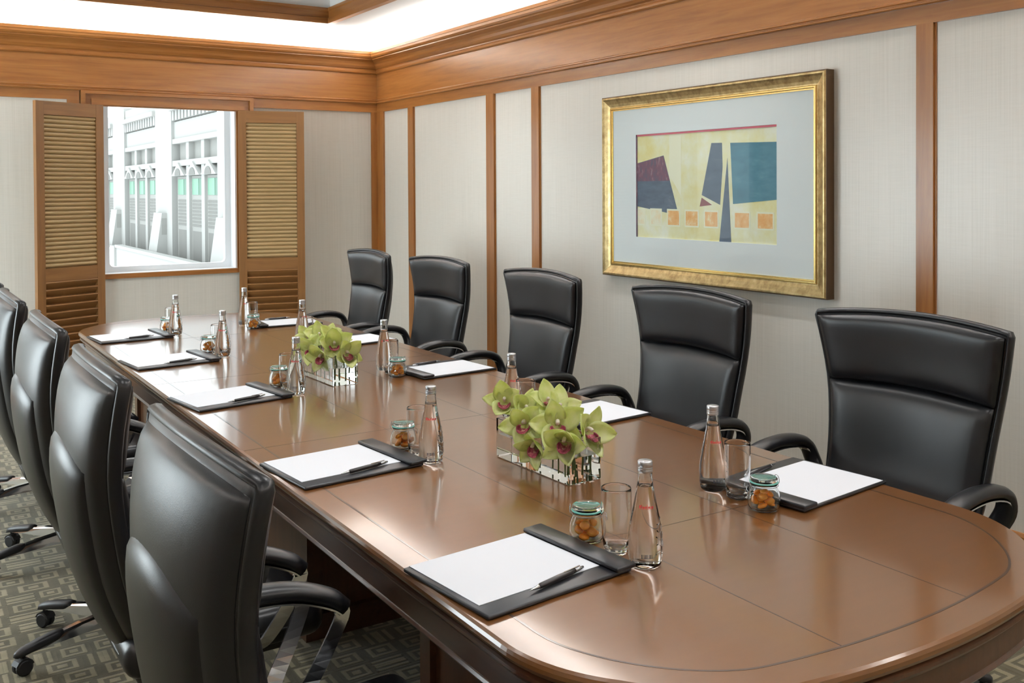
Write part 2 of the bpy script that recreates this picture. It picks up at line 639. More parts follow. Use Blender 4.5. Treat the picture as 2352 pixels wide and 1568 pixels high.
# left wall with the added side window, near wall
wl = MB()
ys = [YN] + [e for ab in sorted(LEFT_WIN) for e in ab] + [YW + .25]
LZ0, LZ1 = .28, 2.25
for i in range(0, len(ys), 2):
    wl.box((XL - .2, ys[i], 0), (XL, ys[i + 1], 3.1))
for a, b in LEFT_WIN:
    wl.box((XL - .2, a, 0), (XL, b, LZ0)).box((XL - .2, a, LZ1), (XL, b, 3.1))
wleft = struct('wall_left', wl, 'fabric', 'cream wall with an added wide side window', 'wall')
struct('wall_near', MB().box((XL - .2, YN - .2, 0), (XW + .2, YN, 3.1)), 'fabric', 'cream wall facing the window wall', 'wall')

# ceiling: soffit ring, tray
TX0, TX1, TY0, TY1 = XL + .7, 3.09, YN + .6, 7.58
so = MB()
so.box((XL - .2, YN - .2, ZS), (TX0, YW + .25, ZS + .4)).box((TX1, YN - .2, ZS), (XW + .2, YW + .25, ZS + .4))
so.box((TX0, YN - .2, ZS), (TX1, TY0, ZS + .4)).box((TX0, TY1, ZS), (TX1, YW + .25, ZS + .4))
ceil = struct('ceiling', so, 'plaster', 'white soffit ceiling washed by hidden cove light around a tray', 'ceiling')
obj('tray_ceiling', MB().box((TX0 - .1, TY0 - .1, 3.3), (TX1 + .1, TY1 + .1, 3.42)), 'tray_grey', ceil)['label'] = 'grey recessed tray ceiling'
tt = MB()


def run4(x0, x1, y0, y1, prof, inward):
    """four mitred runs of a section around a rectangle; prof = [(offset, z)], offset measured to the inside"""
    out = []
    co = [(x1, y0, -1, 1), (x1, y1, -1, -1), (x0, y1, 1, -1), (x0, y0, 1, 1)]
    for i in range(4):
        a, b = co[i], co[(i + 1) % 4]
        ra = [(a[0] + a[2] * p * inward, a[1] + a[3] * p * inward, z) for p, z in prof]
        rb = [(b[0] + b[2] * p * inward, b[1] + b[3] * p * inward, z) for p, z in prof]
        out.append(MB().rings([ra, rb]))
    return out


# wood trim on the lip of the tray
trim_n = [0]


def trim(mb, mat, label, smooth=False):
    trim_n[0] += 1
    return struct('trim_%d' % trim_n[0], mb, mat, label, 'trim', smooth)


tprof = [(-.02, 2.985), (.03, 2.985), (.03, 3.03), (.018, 3.036), (.018, 3.085), (.028, 3.095), (.028, 3.115), (-.02, 3.115)]
for i, mb in enumerate(run4(TX0, TX1, TY0, TY1, tprof, 1)):
    trim(mb, 'wood_' + 'yxyx'[i], ('wood lip of the ceiling tray along the print wall', 'wood lip of the ceiling tray along the window wall', 'wood lip of the ceiling tray along the left wall', 'wood lip of the ceiling tray along the near wall')[i])
# rings of the added downlights, out of view in the tray
for i, (x, y) in enumerate(DOWN):
    obj('downlight_fill_ring', MB().lathe([(.05, 3.27), (.055, 3.265), (.07, 3.268), (.072, 3.285), (.06, 3.3), (.05, 3.3)], 20, False, False, c=(x, y)), 'lamp_trim', ceil)

# rail, frieze and crown around the room
rail = [(0, 2.325), (.016, 2.325), (.016, 2.404), (0, 2.404)]
frieze = [(0, 2.404), (.030, 2.404), (.034, 2.409), (.034, 2.414), (.026, 2.418), (.026, 2.424), (.031, 2.428), (.031, 2.434), (.018, 2.442), (.018, 2.672), (0, 2.672)]
crown = [(0, 2.672), (.026, 2.672), (.034, 2.680), (.036, 2.692), (.030, 2.702), (.026, 2.706), (.026, 2.714), (.040, 2.722), (.052, 2.738), (.058, 2.756), (.070, 2.772), (.090, 2.786), (.100, 2.792), (.100, 2.800), (.112, 2.806), (.120, 2.818), (.122, 2.836), (.126, 2.838), (.126, 2.862), (.112, 2.862), (.106, 2.83), (0, 2.82)]
side = ('the print wall', 'the window wall', 'the left wall', 'the near wall')
walls = ((XW, 'y'), (YW, 'x'), (XL, 'y'), (YN, 'x'))
for prof, txt in ((frieze, 'wide wood frieze board under the crown on '), (crown, 'stepped wood crown moulding along the top of ')):
    for i, mb in enumerate(run4(XL, XW, YN, YW, prof, 1)):
        trim(mb, 'wood_' + 'yxyx'[i], txt + side[i])
for i, mb in enumerate(run4(XL, XW, YN, YW, rail, 1)):
    if i == 1:
        continue
    trim(mb, 'wood_' + 'yxyx'[i], 'flat wood top rail above the cream panels on ' + side[i])
# the window wall's rail is broken by the window casing
trim(MB().box((XL + .016, YW - .016, 2.33), (1.262, YW, 2.404)).box((1.173, YW - .016, 2.285), (1.262, YW, 2.33)), 'wood_x', 'flat wood top rail beside the window, on the left wall side')
trim(MB().box((2.632, YW - .016, 2.325), (XW - .016, YW, 2.404)).box((2.585, YW - .016, 2.285), (2.632, YW, 2.404)), 'wood_x', 'flat wood top rail beside the window, on the print wall side')
# stiles
names = ['first narrow wood stile from the window wall corner', 'second narrow wood stile from the window wall corner', 'third narrow wood stile, on the window side of the framed print', 'wood stile on the far side of the framed print from the window', 'wood stile near the end of the print wall']
for (a, b), nm in zip(ST, names):
    trim(MB().box((XW - .016, a + .008, .235), (XW, b - .008, 2.325)).box((XW - .006, a, .235), (XW, b, 2.325)), 'wood_z', nm)
trim(MB().box((XW - .016, 8.044, .235), (XW, YW - .016, 2.325)), 'wood_z', 'wood corner stile on the print wall')
trim(MB().box((3.727, YW - .016, .235), (XW - .016, YW, 2.325)), 'wood_z', 'wood corner stile on the window wall')
bprof = [(0, 0), (.022, 0), (.022, .19), (.016, .205), (.016, .222), (.008, .235), (0, .235)]
for i, mb in enumerate(run4(XL, XW, YN, YW, bprof, 1)):
    struct('baseboard_' + ('right', 'far', 'left', 'near')[i], mb, 'wood_' + 'yxyx'[i], 'tall wood skirting board along ' + side[i], 'baseboard')

# ------------------------------------------------------------------ window in the far wall
win = thing('window_1', 'white framed window with a wood sill strip between the open shutters', 'window', (1.94, YW, wz0), 0, None, 'structure')


def rrect(x0, x1, z0, z1, r, n=5):
    out = []
    for cx, cz, a0 in ((x1 - r, z0 + r, -90), (x1 - r, z1 - r, 0), (x0 + r, z1 - r, 90), (x0 + r, z0 + r, 180)):
        for k in range(n + 1):
            a = R(a0 + 90 * k / n)
            out.append((cx + r * math.cos(a), cz + r * math.sin(a)))
    return out


def ring_xz(outer, inner, y0, y1):
    n = len(outer)
    return MB().rings([[(x, y0, z) for x, z in outer], [(x, y0, z) for x, z in inner], [(x, y1, z) for x, z in inner], [(x, y1, z) for x, z in outer]], closed=True)


def local(mb, org):
    mb.v = [(x - org[0], y - org[1], z - org[2]) for x, y, z in mb.v]
    return mb


W0 = (1.94, YW, wz0)
outer = rrect(wx0, wx1, wz0, wz1, .001)
inner = rrect(1.494, 2.424, 1.008, 2.318, .035)
obj('window_frame', local(ring_xz(outer, inner, YW + .13, YW + .18), W0), 'white_paint', win)
obj('glass_pane', local(MB().box((1.46, YW + .150, .98), (2.45, YW + .156, 2.33)), W0), 'pane', win)
rv = MB()
rv.box((wx0 - .001, YW - .004, wz0), (wx0 + .012, YW + .13, wz1)).box((wx1 - .012, YW - .004, wz0), (wx1 + .001, YW + .13, wz1))
rv.box((wx0 + .012, YW - .004, wz0), (wx1 - .012, YW + .13, wz0 + .010)).box((wx0 + .012, YW - .004, wz1 - .012), (wx1 - .012, YW + .13, wz1))
obj('reveal_lining', local(rv, W0), 'white_paint', win)
obj('sill_strip', local(MB().box((1.36, YW - .022, .925), (2.52, YW - .0045, .962)), W0), 'wood_x', win)
for x0, x1 in ((1.345, 1.400), (2.486, 2.54)):
    obj('side_casing', local(MB().box((x0, YW - .014, .962), (x1, YW - .0045, 2.29)), W0), 'wood_z', win)
hc = MB()
hc.box((1.268, YW - .046, 2.378), (2.626, YW - .0045, 2.403)).box((1.268, YW - .046, 2.285), (1.300, YW - .0045, 2.378)).box((2.594, YW - .046, 2.285), (2.626, YW - .0045, 2.378))
obj('head_casing_outer', local(hc, W0), 'wood_x', win)
obj('head_casing_inner', local(MB().box((1.300, YW - .022, 2.285), (2.594, YW - .0045, 2.378)).box((1.345, YW - .036, 2.295), (2.55, YW - .022, 2.340)), W0), 'wood_x', win)

for k, (a, b) in enumerate(LEFT_WIN):
    wn = thing('window_%d' % (k + 2), 'unseen wide white side window added for daylight near the window wall corner', 'window', (XL, (a + b) / 2, LZ0), 0, None, 'structure')
    mb = MB()
    y0, y1 = a - (a + b) / 2, b - (a + b) / 2
    h = LZ1 - LZ0
    for q in (y0, -.03, y1 - .06):
        mb.box((-.12, q, 0), (-.06, q + .06, h))
    for q in (0, h * .72, h - .06):
        mb.box((-.118, y0, q), (-.062, y1, q + .06))
    obj('window_frame', mb, 'white_paint', wn)
    obj('glass_pane', MB().box((-.092, y0 + .03, .03), (-.088, y1 - .03, h - .03)), 'pane', wn)

# ------------------------------------------------------------------ shutters
def shutter(name, hinge, ang, width, sgn, label):
    """local x runs from the hinge outwards, local y out of the face into the room is -y"""
    t = thing(name, label, 'shutter', (hinge[0], hinge[1], .06), ang, 'open window shutters')
    z0, z1 = 0, 2.23
    sw = .064
    d = .036
    x = lambda q: sgn * q
    for q in (0, width - sw):
        obj('stile', MB().box((x(q), -d, z0), (x(q + sw), 0, z1)), 'shutter_wood', t)
    for q0, q1 in ((z0, .14), (.885, .985), (2.13, z1)):
        obj('rail', MB().box((x(sw), -d + .002, q0), (x(width - sw), -.002, q1)), 'shutter_wood_x', t)
    # closed fine slats above
    n = 35
    pitch = (2.13 - .985) / n
    me = MB()
    L = width - 2 * sw
    prof = [(-.004, -.002), (-.010, .004), (-.020, .010), (-.026, .016), (-.027, .024), (-.022, .031), (-.012, .036), (-.006, .0362)]
    ring = lambda q: [(x(q), p, z) for p, z in prof]
    me.rings([ring(0.001), ring(L - .001)])
    mesh = me.mesh('fine_slat')
    mesh.materials.append(M['slat_tan'])
    for i in range(n):
        obj('slat', mesh, 'slat_tan', t, loc=(x(sw), -.002, .985 + i * pitch - .001))
    # open tilted slats below
    me = MB()
    c, s_ = math.cos(R(38)), math.sin(R(38))
    hw, ht = .030, .0055
    pr = [(-hw, -ht), (hw, -ht), (hw, ht), (-hw, ht)]
    prr = [(p * s_ - q * c * 1 - .018, -(p * c + q * s_)) for p, q in pr]
    me.rings([[(x(0.001), p, z) for p, z in prr], [(x(L - .001), p, z) for p, z in prr]])
    mesh2 = me.mesh('wide_slat')
    mesh2.materials.append(M['shutter_wood_x'])
    n2 = 13
    p2 = (.885 - .14) / n2
    for i in range(n2):
        obj('slat', mesh2, 'shutter_wood_x', t, loc=(x(sw), 0, .14 + (i + .5) * p2))
    obj('back_panel', MB().box((x(sw), -.0015, .14), (x(width - sw), .004, .885)), 'shutter_wood', t)
    return t


shutter('louvred_shutter', (1.412, YW - .030), R(24.3), .555, -1, 'louvred wood shutter swung open on the left wall side of the window')
shutter('louvred_shutter', (2.495, YW - .030), R(-14), .545, 1, 'louvred wood shutter swung open on the print wall side of the window')

# ------------------------------------------------------------------ building outside
def facade():
    X = 6.0
    b = thing('facade_building', 'white ornate building across the court with green panes and louvred doors', 'building', (X, 26, -3))
    org = (X, 26, -3)
    def part(name, mb, mat, parent=b):
        return obj(name, local(mb, org), mat, parent)
    part('wall', MB().box((X + .35, 14, -3), (X + 1, 46, 4.0)), 'facade')
    P = 5.75
    pil = [19.3 + P * k for k in range(4)]
    for y in pil:
        part('pilaster', MB().box((X - .02, y, -3), (X + .35, y + 1.75, 4.1)), 'facade')
        part('bracket', MB().rings([[(X - .34, y + .55, -.35), (X - .02, y + .55, -.35), (X - .02, y + .55, 1.05), (X - .14, y + .55, 1.05)], [(X - .34, y + 1.45, -.35), (X - .02, y + 1.45, -.35), (X - .02, y + 1.45, 1.05), (X - .14, y + 1.45, 1.05)]]), 'facade')
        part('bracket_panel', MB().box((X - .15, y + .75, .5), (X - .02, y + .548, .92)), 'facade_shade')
    for y in pil:
        y0, y1 = y + 1.75, y + P
        # spandrel and cornice
        part('spandrel', MB().box((X + .05, y0, 2.9), (X + .35, y1, 3.33)), 'facade')
        part('cornice', MB().box((X - .1, y0, 3.60), (X + .35, y1, 3.72)), 'facade')
        part('attic', MB().box((X + .02, y0, 3.72), (X + .35, y1, 4.0)), 'facade')
        mb = MB()
        n = 13
        for k in range(n):
            q = y0 + (k + .5) * (y1 - y0) / n
            part('dentil', MB().box((X - .02, q - .09, 3.36), (X + .3, q + .09, 3.60)), 'facade')
        part('dentil_course', MB().box((X + .12, y0, 3.33), (X + .35, y1, 3.60)), 'facade_shade')
        part('rail_moulding', MB().box((X + .0, y0, 2.78), (X + .35, y1, 2.9)), 'facade')
        part('lower_moulding', MB().box((X + .0, y0, 2.22), (X + .35, y1, 2.36)), 'facade')
        # three bays
        w3 = (y1 - y0) / 3
        for k in range(3):
            q0, q1 = y0 + k * w3, y0 + (k + 1) * w3
            part('mullion', MB().box((X + .03, q0 - .13, -3), (X + .35, q0 + .13, 2.8)), 'facade')
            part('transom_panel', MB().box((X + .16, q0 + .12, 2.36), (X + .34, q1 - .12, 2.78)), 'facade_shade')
            # gable hood
            c = (q0 + q1) / 2
            part('hood', MB().rings([[(X - .04, q0 + .06, 1.98), (X - .04, q1 - .06, 1.98), (X - .04, c, 2.30)], [(X + .33, q0 + .06, 1.98), (X + .33, q1 - .06, 1.98), (X + .33, c, 2.30)]]), 'facade')
            ar = [(c + .26 * math.cos(a * PI / 8), 1.99 + .17 * math.sin(a * PI / 8)) for a in range(9)]
            part('hood_arch', MB().rings([[(X - .052, p, z) for p, z in ar], [(X - .039, p, z) for p, z in ar]]), 'louvre')
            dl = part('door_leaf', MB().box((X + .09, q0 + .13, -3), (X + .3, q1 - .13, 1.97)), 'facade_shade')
            part('pane', MB().box((X + .08, c - .1, 1.52), (X + .09, q1 - .22, 1.90)), 'green_pane', dl)
            part('pane', MB().box((X + .08, q0 + .22, 1.52), (X + .09, c - .14, 1.90)), 'green_dark', dl)
            for j in range(8):
                z = .78 + j * .082
                part('louvre_slat', MB().box((X + .075, q0 + .24, z), (X + .09, q1 - .24, z + .042)), 'louvre', dl)
            part('lower_panel', MB().box((X + .082, q0 + .24, -.1), (X + .09, q1 - .24, .66)), 'louvre', dl)
    part('parapet', MB().box((X - .50, 14, -.5), (X - .36, 29.6, .0)).box((X - .54, 14, .0), (X - .34, 29.6, .08)), 'facade')
    part('parapet', MB().box((X - .50, 30.2, -.5), (X - .36, 46, -.09)).box((X - .54, 30.2, -.09), (X - .34, 46, -.02)), 'facade')
    part('parapet_pier', MB().box((X - .56, 29.6, -.6), (X - .33, 30.2, .04)), 'facade')
    part('balcony_floor', MB().box((X - .5, 14, -.6), (X + .3, 46, -.5)), 'facade')


facade()

# ------------------------------------------------------------------ framed print
def painting():
    X = XW - .001
    y0, y1, z0, z1 = 3.075, 4.785, 1.088, 2.176
    Yc, Zc = (y0 + y1) / 2, z0
    t = thing('framed_print', 'large abstract print in a wide gold frame hung on the cream wall', 'picture', (X, Yc, Zc))
    org = (X, Yc, Zc)
    # mitred frame runs
    prof = [(0, 0), (.054, 0), (.062, .005), (.062, .012), (.056, .022), (.046, .042), (.040, .058), (.040, .064), (.047, .067), (.049, .072), (.047, .078), (.038, .082), (.030, .082), (.030, .088), (0, .088)]
    co = [(y0, z0), (y1, z0), (y1, z1), (y0, z1)]
    din = [(1, 1), (-1, 1), (-1, -1), (1, -1)]
    def runs(pr, name, mat, smooth=False):
        for i in range(4):
            a, b = co[i], co[(i + 1) % 4]
            da, db = din[i], din[(i + 1) % 4]
            mb = MB().rings([[(X - p, a[0] + da[0] * q, a[1] + da[1] * q) for p, q in pr], [(X - p, b[0] + db[0] * q, b[1] + db[1] * q) for p, q in pr]])
            obj(name, local(mb, org), mat, t, smooth)
    runs([(0, -.004), (.054, -.004), (.054, .0), (0, .0)], 'frame_outer_edge', 'frame_side')
    runs([(.030, 0), (.054, 0), (.062, .005), (.062, .012), (.056, .022), (.046, .042), (.040, .058), (.040, .064), (.030, .064)], 'frame_rail', 'gold')
    runs([(.030, .064), (.044, .064), (.049, .068), (.049, .074), (.041, .078), (.041, .084), (.030, .086)], 'frame_lip', 'gold_lip')
    obj('backing_board', local(MB().box((X - .003, y0 + .002, z0 + .002), (X - .029, y1 - .002, z1 - .002)), org), 'frame_side', t)
    # art opening; the print's own coordinates run from the window side
    ay0, ay1, az0, az1 = 3.395, 4.488, 1.330, 1.938
    oy0, oy1, oz0, oz1 = y0 + .07, y1 - .07, z0 + .07, z1 - .07
    ring = lambda a0, a1, b0, b1, x: [(x, a0, b0), (x, a1, b0), (x, a1, b1), (x, a0, b1)]
    obj('mat_board', local(MB().rings([ring(oy0, oy1, oz0, oz1, X - .0305), ring(oy0, oy1, oz0, oz1, X - .036), ring(ay0, ay1, az0, az1, X - .036), ring(ay0, ay1, az0, az1, X - .0305)], closed=True), org), 'mat_board', t)
    sh = obj('art_sheet', local(MB().box((X - .0292, ay0 - .01, az0 - .01), (X - .0302, ay1 + .01, az1 + .01)), org), 'art_yellow', t)
    sh['label'] = 'pale yellow abstract print with slate and teal blocks'
    lx = X - .0303
    def S(u, v):
        # picture pixels of the print -> (y, z) on the sheet
        s = (u - 283) / (1178 - 283)
        top, bot = 503 + (430 - 503) * s, 1177 + (1190 - 1177) * s
        q = (v - top) / (bot - top)
        return ay1 + (ay0 - ay1) * s, az1 + (az0 - az1) * q
    k = [0]
    def shape(name, pts, mat):
        k[0] += 1
        d = .00002 * k[0]
        p = [S(*q) for q in pts]
        obj(name, local(MB().rings([[(lx, a, b) for a, b in p], [(lx - .0004 - d, a, b) for a, b in p]]), org), mat, sh)
    shape('pale_strip', [(520, 500), (600, 490), (600, 900), (520, 760)], 'art_cream')
    shape('slate_block', [(284, 692), (480, 635), (583, 1025), (284, 975)], 'art_navy')
    shape('plum_block', [(284, 694), (478, 638), (522, 800), (284, 810)], 'art_plum')
    shape('slate_block', [(797, 550), (862, 548), (866, 700), (850, 948), (735, 888)], 'art_navy')
    shape('red_wedge', [(735, 905), (800, 950), (722, 963)], 'art_red')
    shape('teal_block', [(912, 548), (1176, 540), (1176, 905), (928, 940)], 'art_teal')
    for c, w_, mt in ((318, 30, 'art_pale'), (425, 42, 'art_pale'), (548, 45, 'art_orange'), (670, 46, 'art_orange'), (795, 46, 'art_orange'), (980, 48, 'art_orange'), (1112, 48, 'art_orange')):
        shape('stamp_border', [(c - w_, 985), (c + w_, 985), (c + w_, 1100), (c - w_, 1100)], 'art_cream')
        shape('stamp_square', [(c - w_ + 7, 996), (c + w_ - 7, 996), (c + w_ - 7, 1090), (c - w_ + 7, 1090)], mt)
    shape('slate_spike', [(895, 645), (917, 1187), (845, 1187)], 'art_navy')
    obj('pink_bevel', local(MB().box((X - .0303, ay0, az1 - .011), (X - .0345, ay1, az1 - .001)), org), 'pink', t)
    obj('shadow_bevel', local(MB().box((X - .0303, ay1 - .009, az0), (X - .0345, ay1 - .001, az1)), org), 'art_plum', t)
    obj('glass_pane', local(MB().box((X - .0385, oy0 - .004, oz0 - .004), (X - .0395, oy1 + .004, oz1 + .004)), org), 'pane', t)


painting()

# ------------------------------------------------------------------ conference table
TZ = .755
TCX, THW = 1.704, .731
TY_0, TY_1, BOW, TR = 1.205, 6.775, .10, .36


def outline(inset, n=28):
    """plan of the table: straight sides, bowed ends, round corners"""
    x0, x1 = TCX - THW + inset, TCX + THW - inset
    r = TR - inset
    y0, y1 = TY_0 + inset, TY_1 - inset
    pts = []
    def bow(x):
        q = (x - TCX) / (THW - .1)
        return BOW * max(0, 1 - q * q)
    def corner(cx, cy, a0):
        for k in range(n + 1):
            a = R(a0 + 90 * k / n)
            x, y = cx + r * math.cos(a), cy + r * math.sin(a)
            f = abs(math.sin(a))
            pts.append((x, y + math.copysign(bow(x) * f, math.sin(a))))
    corner(x1 - r, y0 + r, -90)
    corner(x1 - r, y1 - r, 0)
    for k in range(1, 24):
        x = (x1 - r) + (x0 + r - x1 + r) * k / 24
        pts.append((x, y1 + bow(x)))
    corner(x0 + r, y1 - r, 90)
    corner(x0 + r, y0 + r, 180)
    for k in range(1, 24):
        x = (x0 + r) + (x1 - r - x0 - r) * k / 24
        pts.append((x, y0 - bow(x)))
    return pts


table = thing('conference_table', 'long polished brown conference table with rounded ends and dark inlay lines', 'table', (TCX, 4.0, 0))
TO = (TCX, 4.0, 0)


def tpart(name, mb, mat, smooth=False):
    return obj(name, local(mb, TO), mat, table, smooth)


def stack(levels):
    return MB().rings([[(x, y, z) for x, y in outline(i)] for i, z in levels])


tpart('tabletop', stack([(.012, .722), (.004, .728), (.0, .736), (.0, .744), (.003, .751), (.009, .755)]), 'table_x')
tpart('edge_moulding', stack([(.034, .690), (.022, .692), (.018, .700), (.018, .706), (.008, .708), (.008, .715), (.016, .719), (.016, .7215)]), 'table_edge')
tpart('apron', stack([(.045, .612), (.034, .614), (.030, .620), (.034, .626), (.036, .628), (.036, .6895)]), 'table_edge')


def inlay_ring(i0, i1):
    z = TZ + .0004
    return MB().rings([[(x, y, TZ - .002) for x, y in outline(i0)], [(x, y, z) for x, y in outline(i0)], [(x, y, z) for x, y in outline(i1)], [(x, y, TZ - .002) for x, y in outline(i1)]], closed=True)


tpart('inlay_line', inlay_ring(.078, .084), 'inlay')
for x in (1.504, 1.904):
    tpart('inlay_line', MB().box((x - .0015, 1.2, TZ - .002), (x + .0015, 6.76, TZ + .0003)), 'inlay')
for y in (1.876, 3.19, 4.5, 5.82):
    tpart('inlay_line', MB().box((TCX - THW + .012, y - .0012, TZ - .002), (TCX + THW - .012, y + .0012, TZ + .00035)), 'inlay')
for y0, y1 in ((1.75, 2.44), (3.32, 4.75), (5.6, 6.2)):
    p = tpart('pedestal', MB().box((1.27, y0 + .02, .0), (2.14, y1 - .02, .612)), 'table_dark')
    for x in (1.25, 2.10):
        for y in (y0, y1 - .06):
            obj('corner_post', local(MB().box((x, y, 0), (x + .06, y + .06, .612)), TO), 'table_edge', p)
    obj('plinth', local(MB().box((1.24, y0 - .012, 0), (2.17, y1 + .012, .09)), TO), 'table_edge', p)

# ------------------------------------------------------------------ chairs
def interp(tab):
    zs = [a for a, _ in tab]
    P = bez([(a, b, 0) for a, b in tab], 8)
    X_ = [p[0] for p in P]
    Y_ = [p[1] for p in P]
    return lambda z: float(np.interp(z, X_, Y_))


spine = interp([(.40, -.135), (.50, -.185), (.65, -.238), (.80, -.266), (.93, -.280), (1.05, -.276), (1.19, -.258)])
halfw = interp([(.40, .245), (.55, .275), (.65, .287), (.80, .300), (.93, .318), (1.05, .340), (1.17, .362), (1.19, .364)])


def ztop(u, z=1.165):
    return z + .024 * (1 - u * u)


def base_y(z, u):
    return spine(z) + .038 * u * u


def cushion(zlo, zhi, ws, sgn, off, edge, puff, nu=18, nv=16, e=5):
    """closed upholstered pad that follows the curve of the chair back; zlo, zhi are functions of u"""
    mb = MB()
    idx = {}
    for s_ in (0, 1):
        for i in range(nu + 1):
            for j in range(nv + 1):
                u = -1 + 2 * i / nu
                u = math.sin(u * PI / 2) * .35 + u * .65
                v = j / nv
                v = (math.sin((v - .5) * PI) * .5 + .5) * .35 + v * .65
                z = zlo(u) + (zhi(u) - zlo(u)) * v
                hw = ws(z) if callable(ws) else halfw(z) * ws
                sh = max(0, 1 - abs(u) ** e) ** .5 * max(0, 1 - abs(2 * v - 1) ** e) ** .5
                y = base_y(z, u * hw / halfw(z)) + sgn * off
                if s_:
                    y += sgn * (edge + puff * sh)
                idx[s_, i, j] = len(mb.v)
                mb.v.append((u * hw, y, z))
    for s_ in (0, 1):
        for i in range(nu):
            for j in range(nv):
                q = (idx[s_, i, j], idx[s_, i + 1, j], idx[s_, i + 1, j + 1], idx[s_, i, j + 1])
                mb.f.append(q if s_ else q[::-1])
    loop = [(i, 0) for i in range(nu)] + [(nu, j) for j in range(nv)] + [(i, nv) for i in range(nu, 0, -1)] + [(0, j) for j in range(nv, 0, -1)]
    for a, b in zip(loop, loop[1:] + loop[:1]):
        mb.f.append((idx[0, a[0], a[1]], idx[0, b[0], b[1]], idx[1, b[0], b[1]], idx[1, a[0], a[1]]))
    return mb


def make_chair():
    t = thing('office_chair', 'black leather chair', 'chair', (0, 0, 0), 0, 'high-back leather chairs around the conference table')
    K = lambda z: (lambda u: z)
    obj('back_shell', cushion(K(.40), lambda u: ztop(u), 1.0, -1, -.012, .024, .006, e=8), 'leather', t, True)
    seam = lambda u: .925 + .012 * (1 - u * u)
    obj('head_cushion', cushion(lambda u: seam(u) + .002, lambda u: ztop(u) - .012, .968, 1, .010, .014, .030), 'leather', t, True)
    obj('lumbar_cushion', cushion(K(.47), seam, .962, 1, .010, .016, .034), 'leather', t, True)
    obj('rear_head_panel', cushion(lambda u: .42, lambda u: ztop(u) - .020, .965, -1, .012, .004, .030, e=6, nv=26), 'leather', t, True)
    obj('rear_cushion', cushion(K(.41), lambda u: 1.0 - .06 * u * u, lambda z: halfw(z) * .78, -1, .022, .018, .026, e=4), 'leather', t, True)
    # piped rim around the back
    path = [(-halfw(z), base_y(z, 1), z) for z in np.linspace(.45, 1.155, 14)]
    path += [(u * halfw(ztop(u)), base_y(ztop(u), u), ztop(u)) for u in np.linspace(-.985, .985, 15)]
    path += [(halfw(z), base_y(z, 1), z) for z in np.linspace(1.155, .45, 14)]
    P = [Vector(p) for p in path]
    mb = MB()
    rs = []
    for i, p in enumerate(P):
        tn = (P[min(i + 1, len(P) - 1)] - P[max(i - 1, 0)]).normalized()
        a = tn.cross(Vector((0, 1, 0))).normalized()
        b = a.cross(tn)
        rs.append([p + a * .010 * math.cos(q * PI / 4) + b * .017 * math.sin(q * PI / 4) for q in range(8)])
    obj('piped_rim', mb.rings(rs), 'leather', t, True)
    s = obj('seat', rbox(.56, .52, .10, .042, 4, (0, .045, .455)), 'leather', t)
    obj('seat_piping', MB().rings([[(x, y, z) for x, y in [(px * .282, .045 + py * .262) for px, py in [(math.copysign(abs(math.cos(a)) ** .28, math.cos(a)), math.copysign(abs(math.sin(a)) ** .28, math.sin(a))) for a in [2 * PI * (k + .5) / 40 for k in range(40)]]]] for z in (.448, .456)]), 'black_plastic', s, True)
    obj('seat_pan', rbox(.44, .40, .05, .02, 2, (0, .02, .395)), 'black_plastic', t)
    for sx in (-1, 1):
        x = sx * .372
        p = bez([(x - sx * .05, -.185, .55), (x - sx * .01, -.192, .63), (x, -.155, .692), (x, -.05, .714), (x, .07, .704), (x, .165, .668), (x, .205, .634)], 5)
        obj('armrest', MB().sweep(p, lambda q: circ(.034 * (1 - .75 * max(0, q - .9) * 10 * .5), 10, .021), (1, 0, 0)), 'leather', t, True)
        pu = [(a[0], a[1], a[2] - .024) for a in p[6:]]
        obj('arm_trim', MB().sweep(pu, rect(.046, .004), (1, 0, 0)), 'chrome', t)
        for f0, z0, f1, z1 in ((.095, .678, .02, .49), (.195, .634, .09, .43)):
            q = bez([(x, f0, z0), (x, f0 + .004, z0 - .02), (x, (f0 + f1) / 2 + .012, (z0 + z1) / 2), (x - sx * .012, f1 + .012, z1 + .03), (x - sx * .05, f1 - .01, z1), (x - sx * .13, f1 - .03, z1 - .025)], 4)
            obj('arm_strap', MB().sweep(q, rect(.036, .006), (0, .8, .25)), 'chrome', t)
        obj('arm_mount', MB().lathe([(.004, -.03), (.022, -.024), (.030, 0), (.022, .024), (.004, .03)], 12), 'black_plastic', t, True, loc=(sx * .265, .02, .47), rot=(0, R(90), 0))
    obj('tilt_mechanism', rbox(.20, .26, .06, .02, 2, (0, .0, .345)), 'black_plastic', t)
    obj('gas_column', MB().lathe([(.028, .12), (.028, .24), (.020, .24), (.020, .33)], 16), 'black_plastic', t, True)
    obj('base_hub', MB().lathe([(.02, .065), (.05, .07), (.052, .115), (.036, .135), (.02, .138)], 18), 'chrome', t, True)
    lm = MB()
    def sec(r, wd, z0, z1):
        return [(-wd, r, z0), (wd, r, z0), (wd * .8, r, z1 - .006), (wd * .45, r, z1), (-wd * .45, r, z1), (-wd * .8, r, z1 - .006)]
    lm.rings([sec(.03, .026, .070, .118), sec(.15, .024, .074, .112), sec(.28, .020, .074, .098), sec(.36, .016, .070, .086)])
    legm = lm.mesh('base_leg')
    cm = MB().rings([sec(.215, .019, .100, .110), sec(.24, .0235, .086, .111), sec(.30, .022, .078, .103), sec(.35, .020, .070, .093), sec(.372, .015, .066, .084), sec(.378, .008, .067, .078)]).mesh('leg_cap', True)
    ca = MB()
    for sx in (-1, 1):
        rs = []
        for xx, rr in ((.004, .022), (.006, .027), (.017, .028), (.021, .022)):
            rs.append([(sx * xx, .350 + rr * math.cos(2 * PI * k / 16), .0285 + rr * math.sin(2 * PI * k / 16)) for k in range(16)])
        ca.rings(rs)
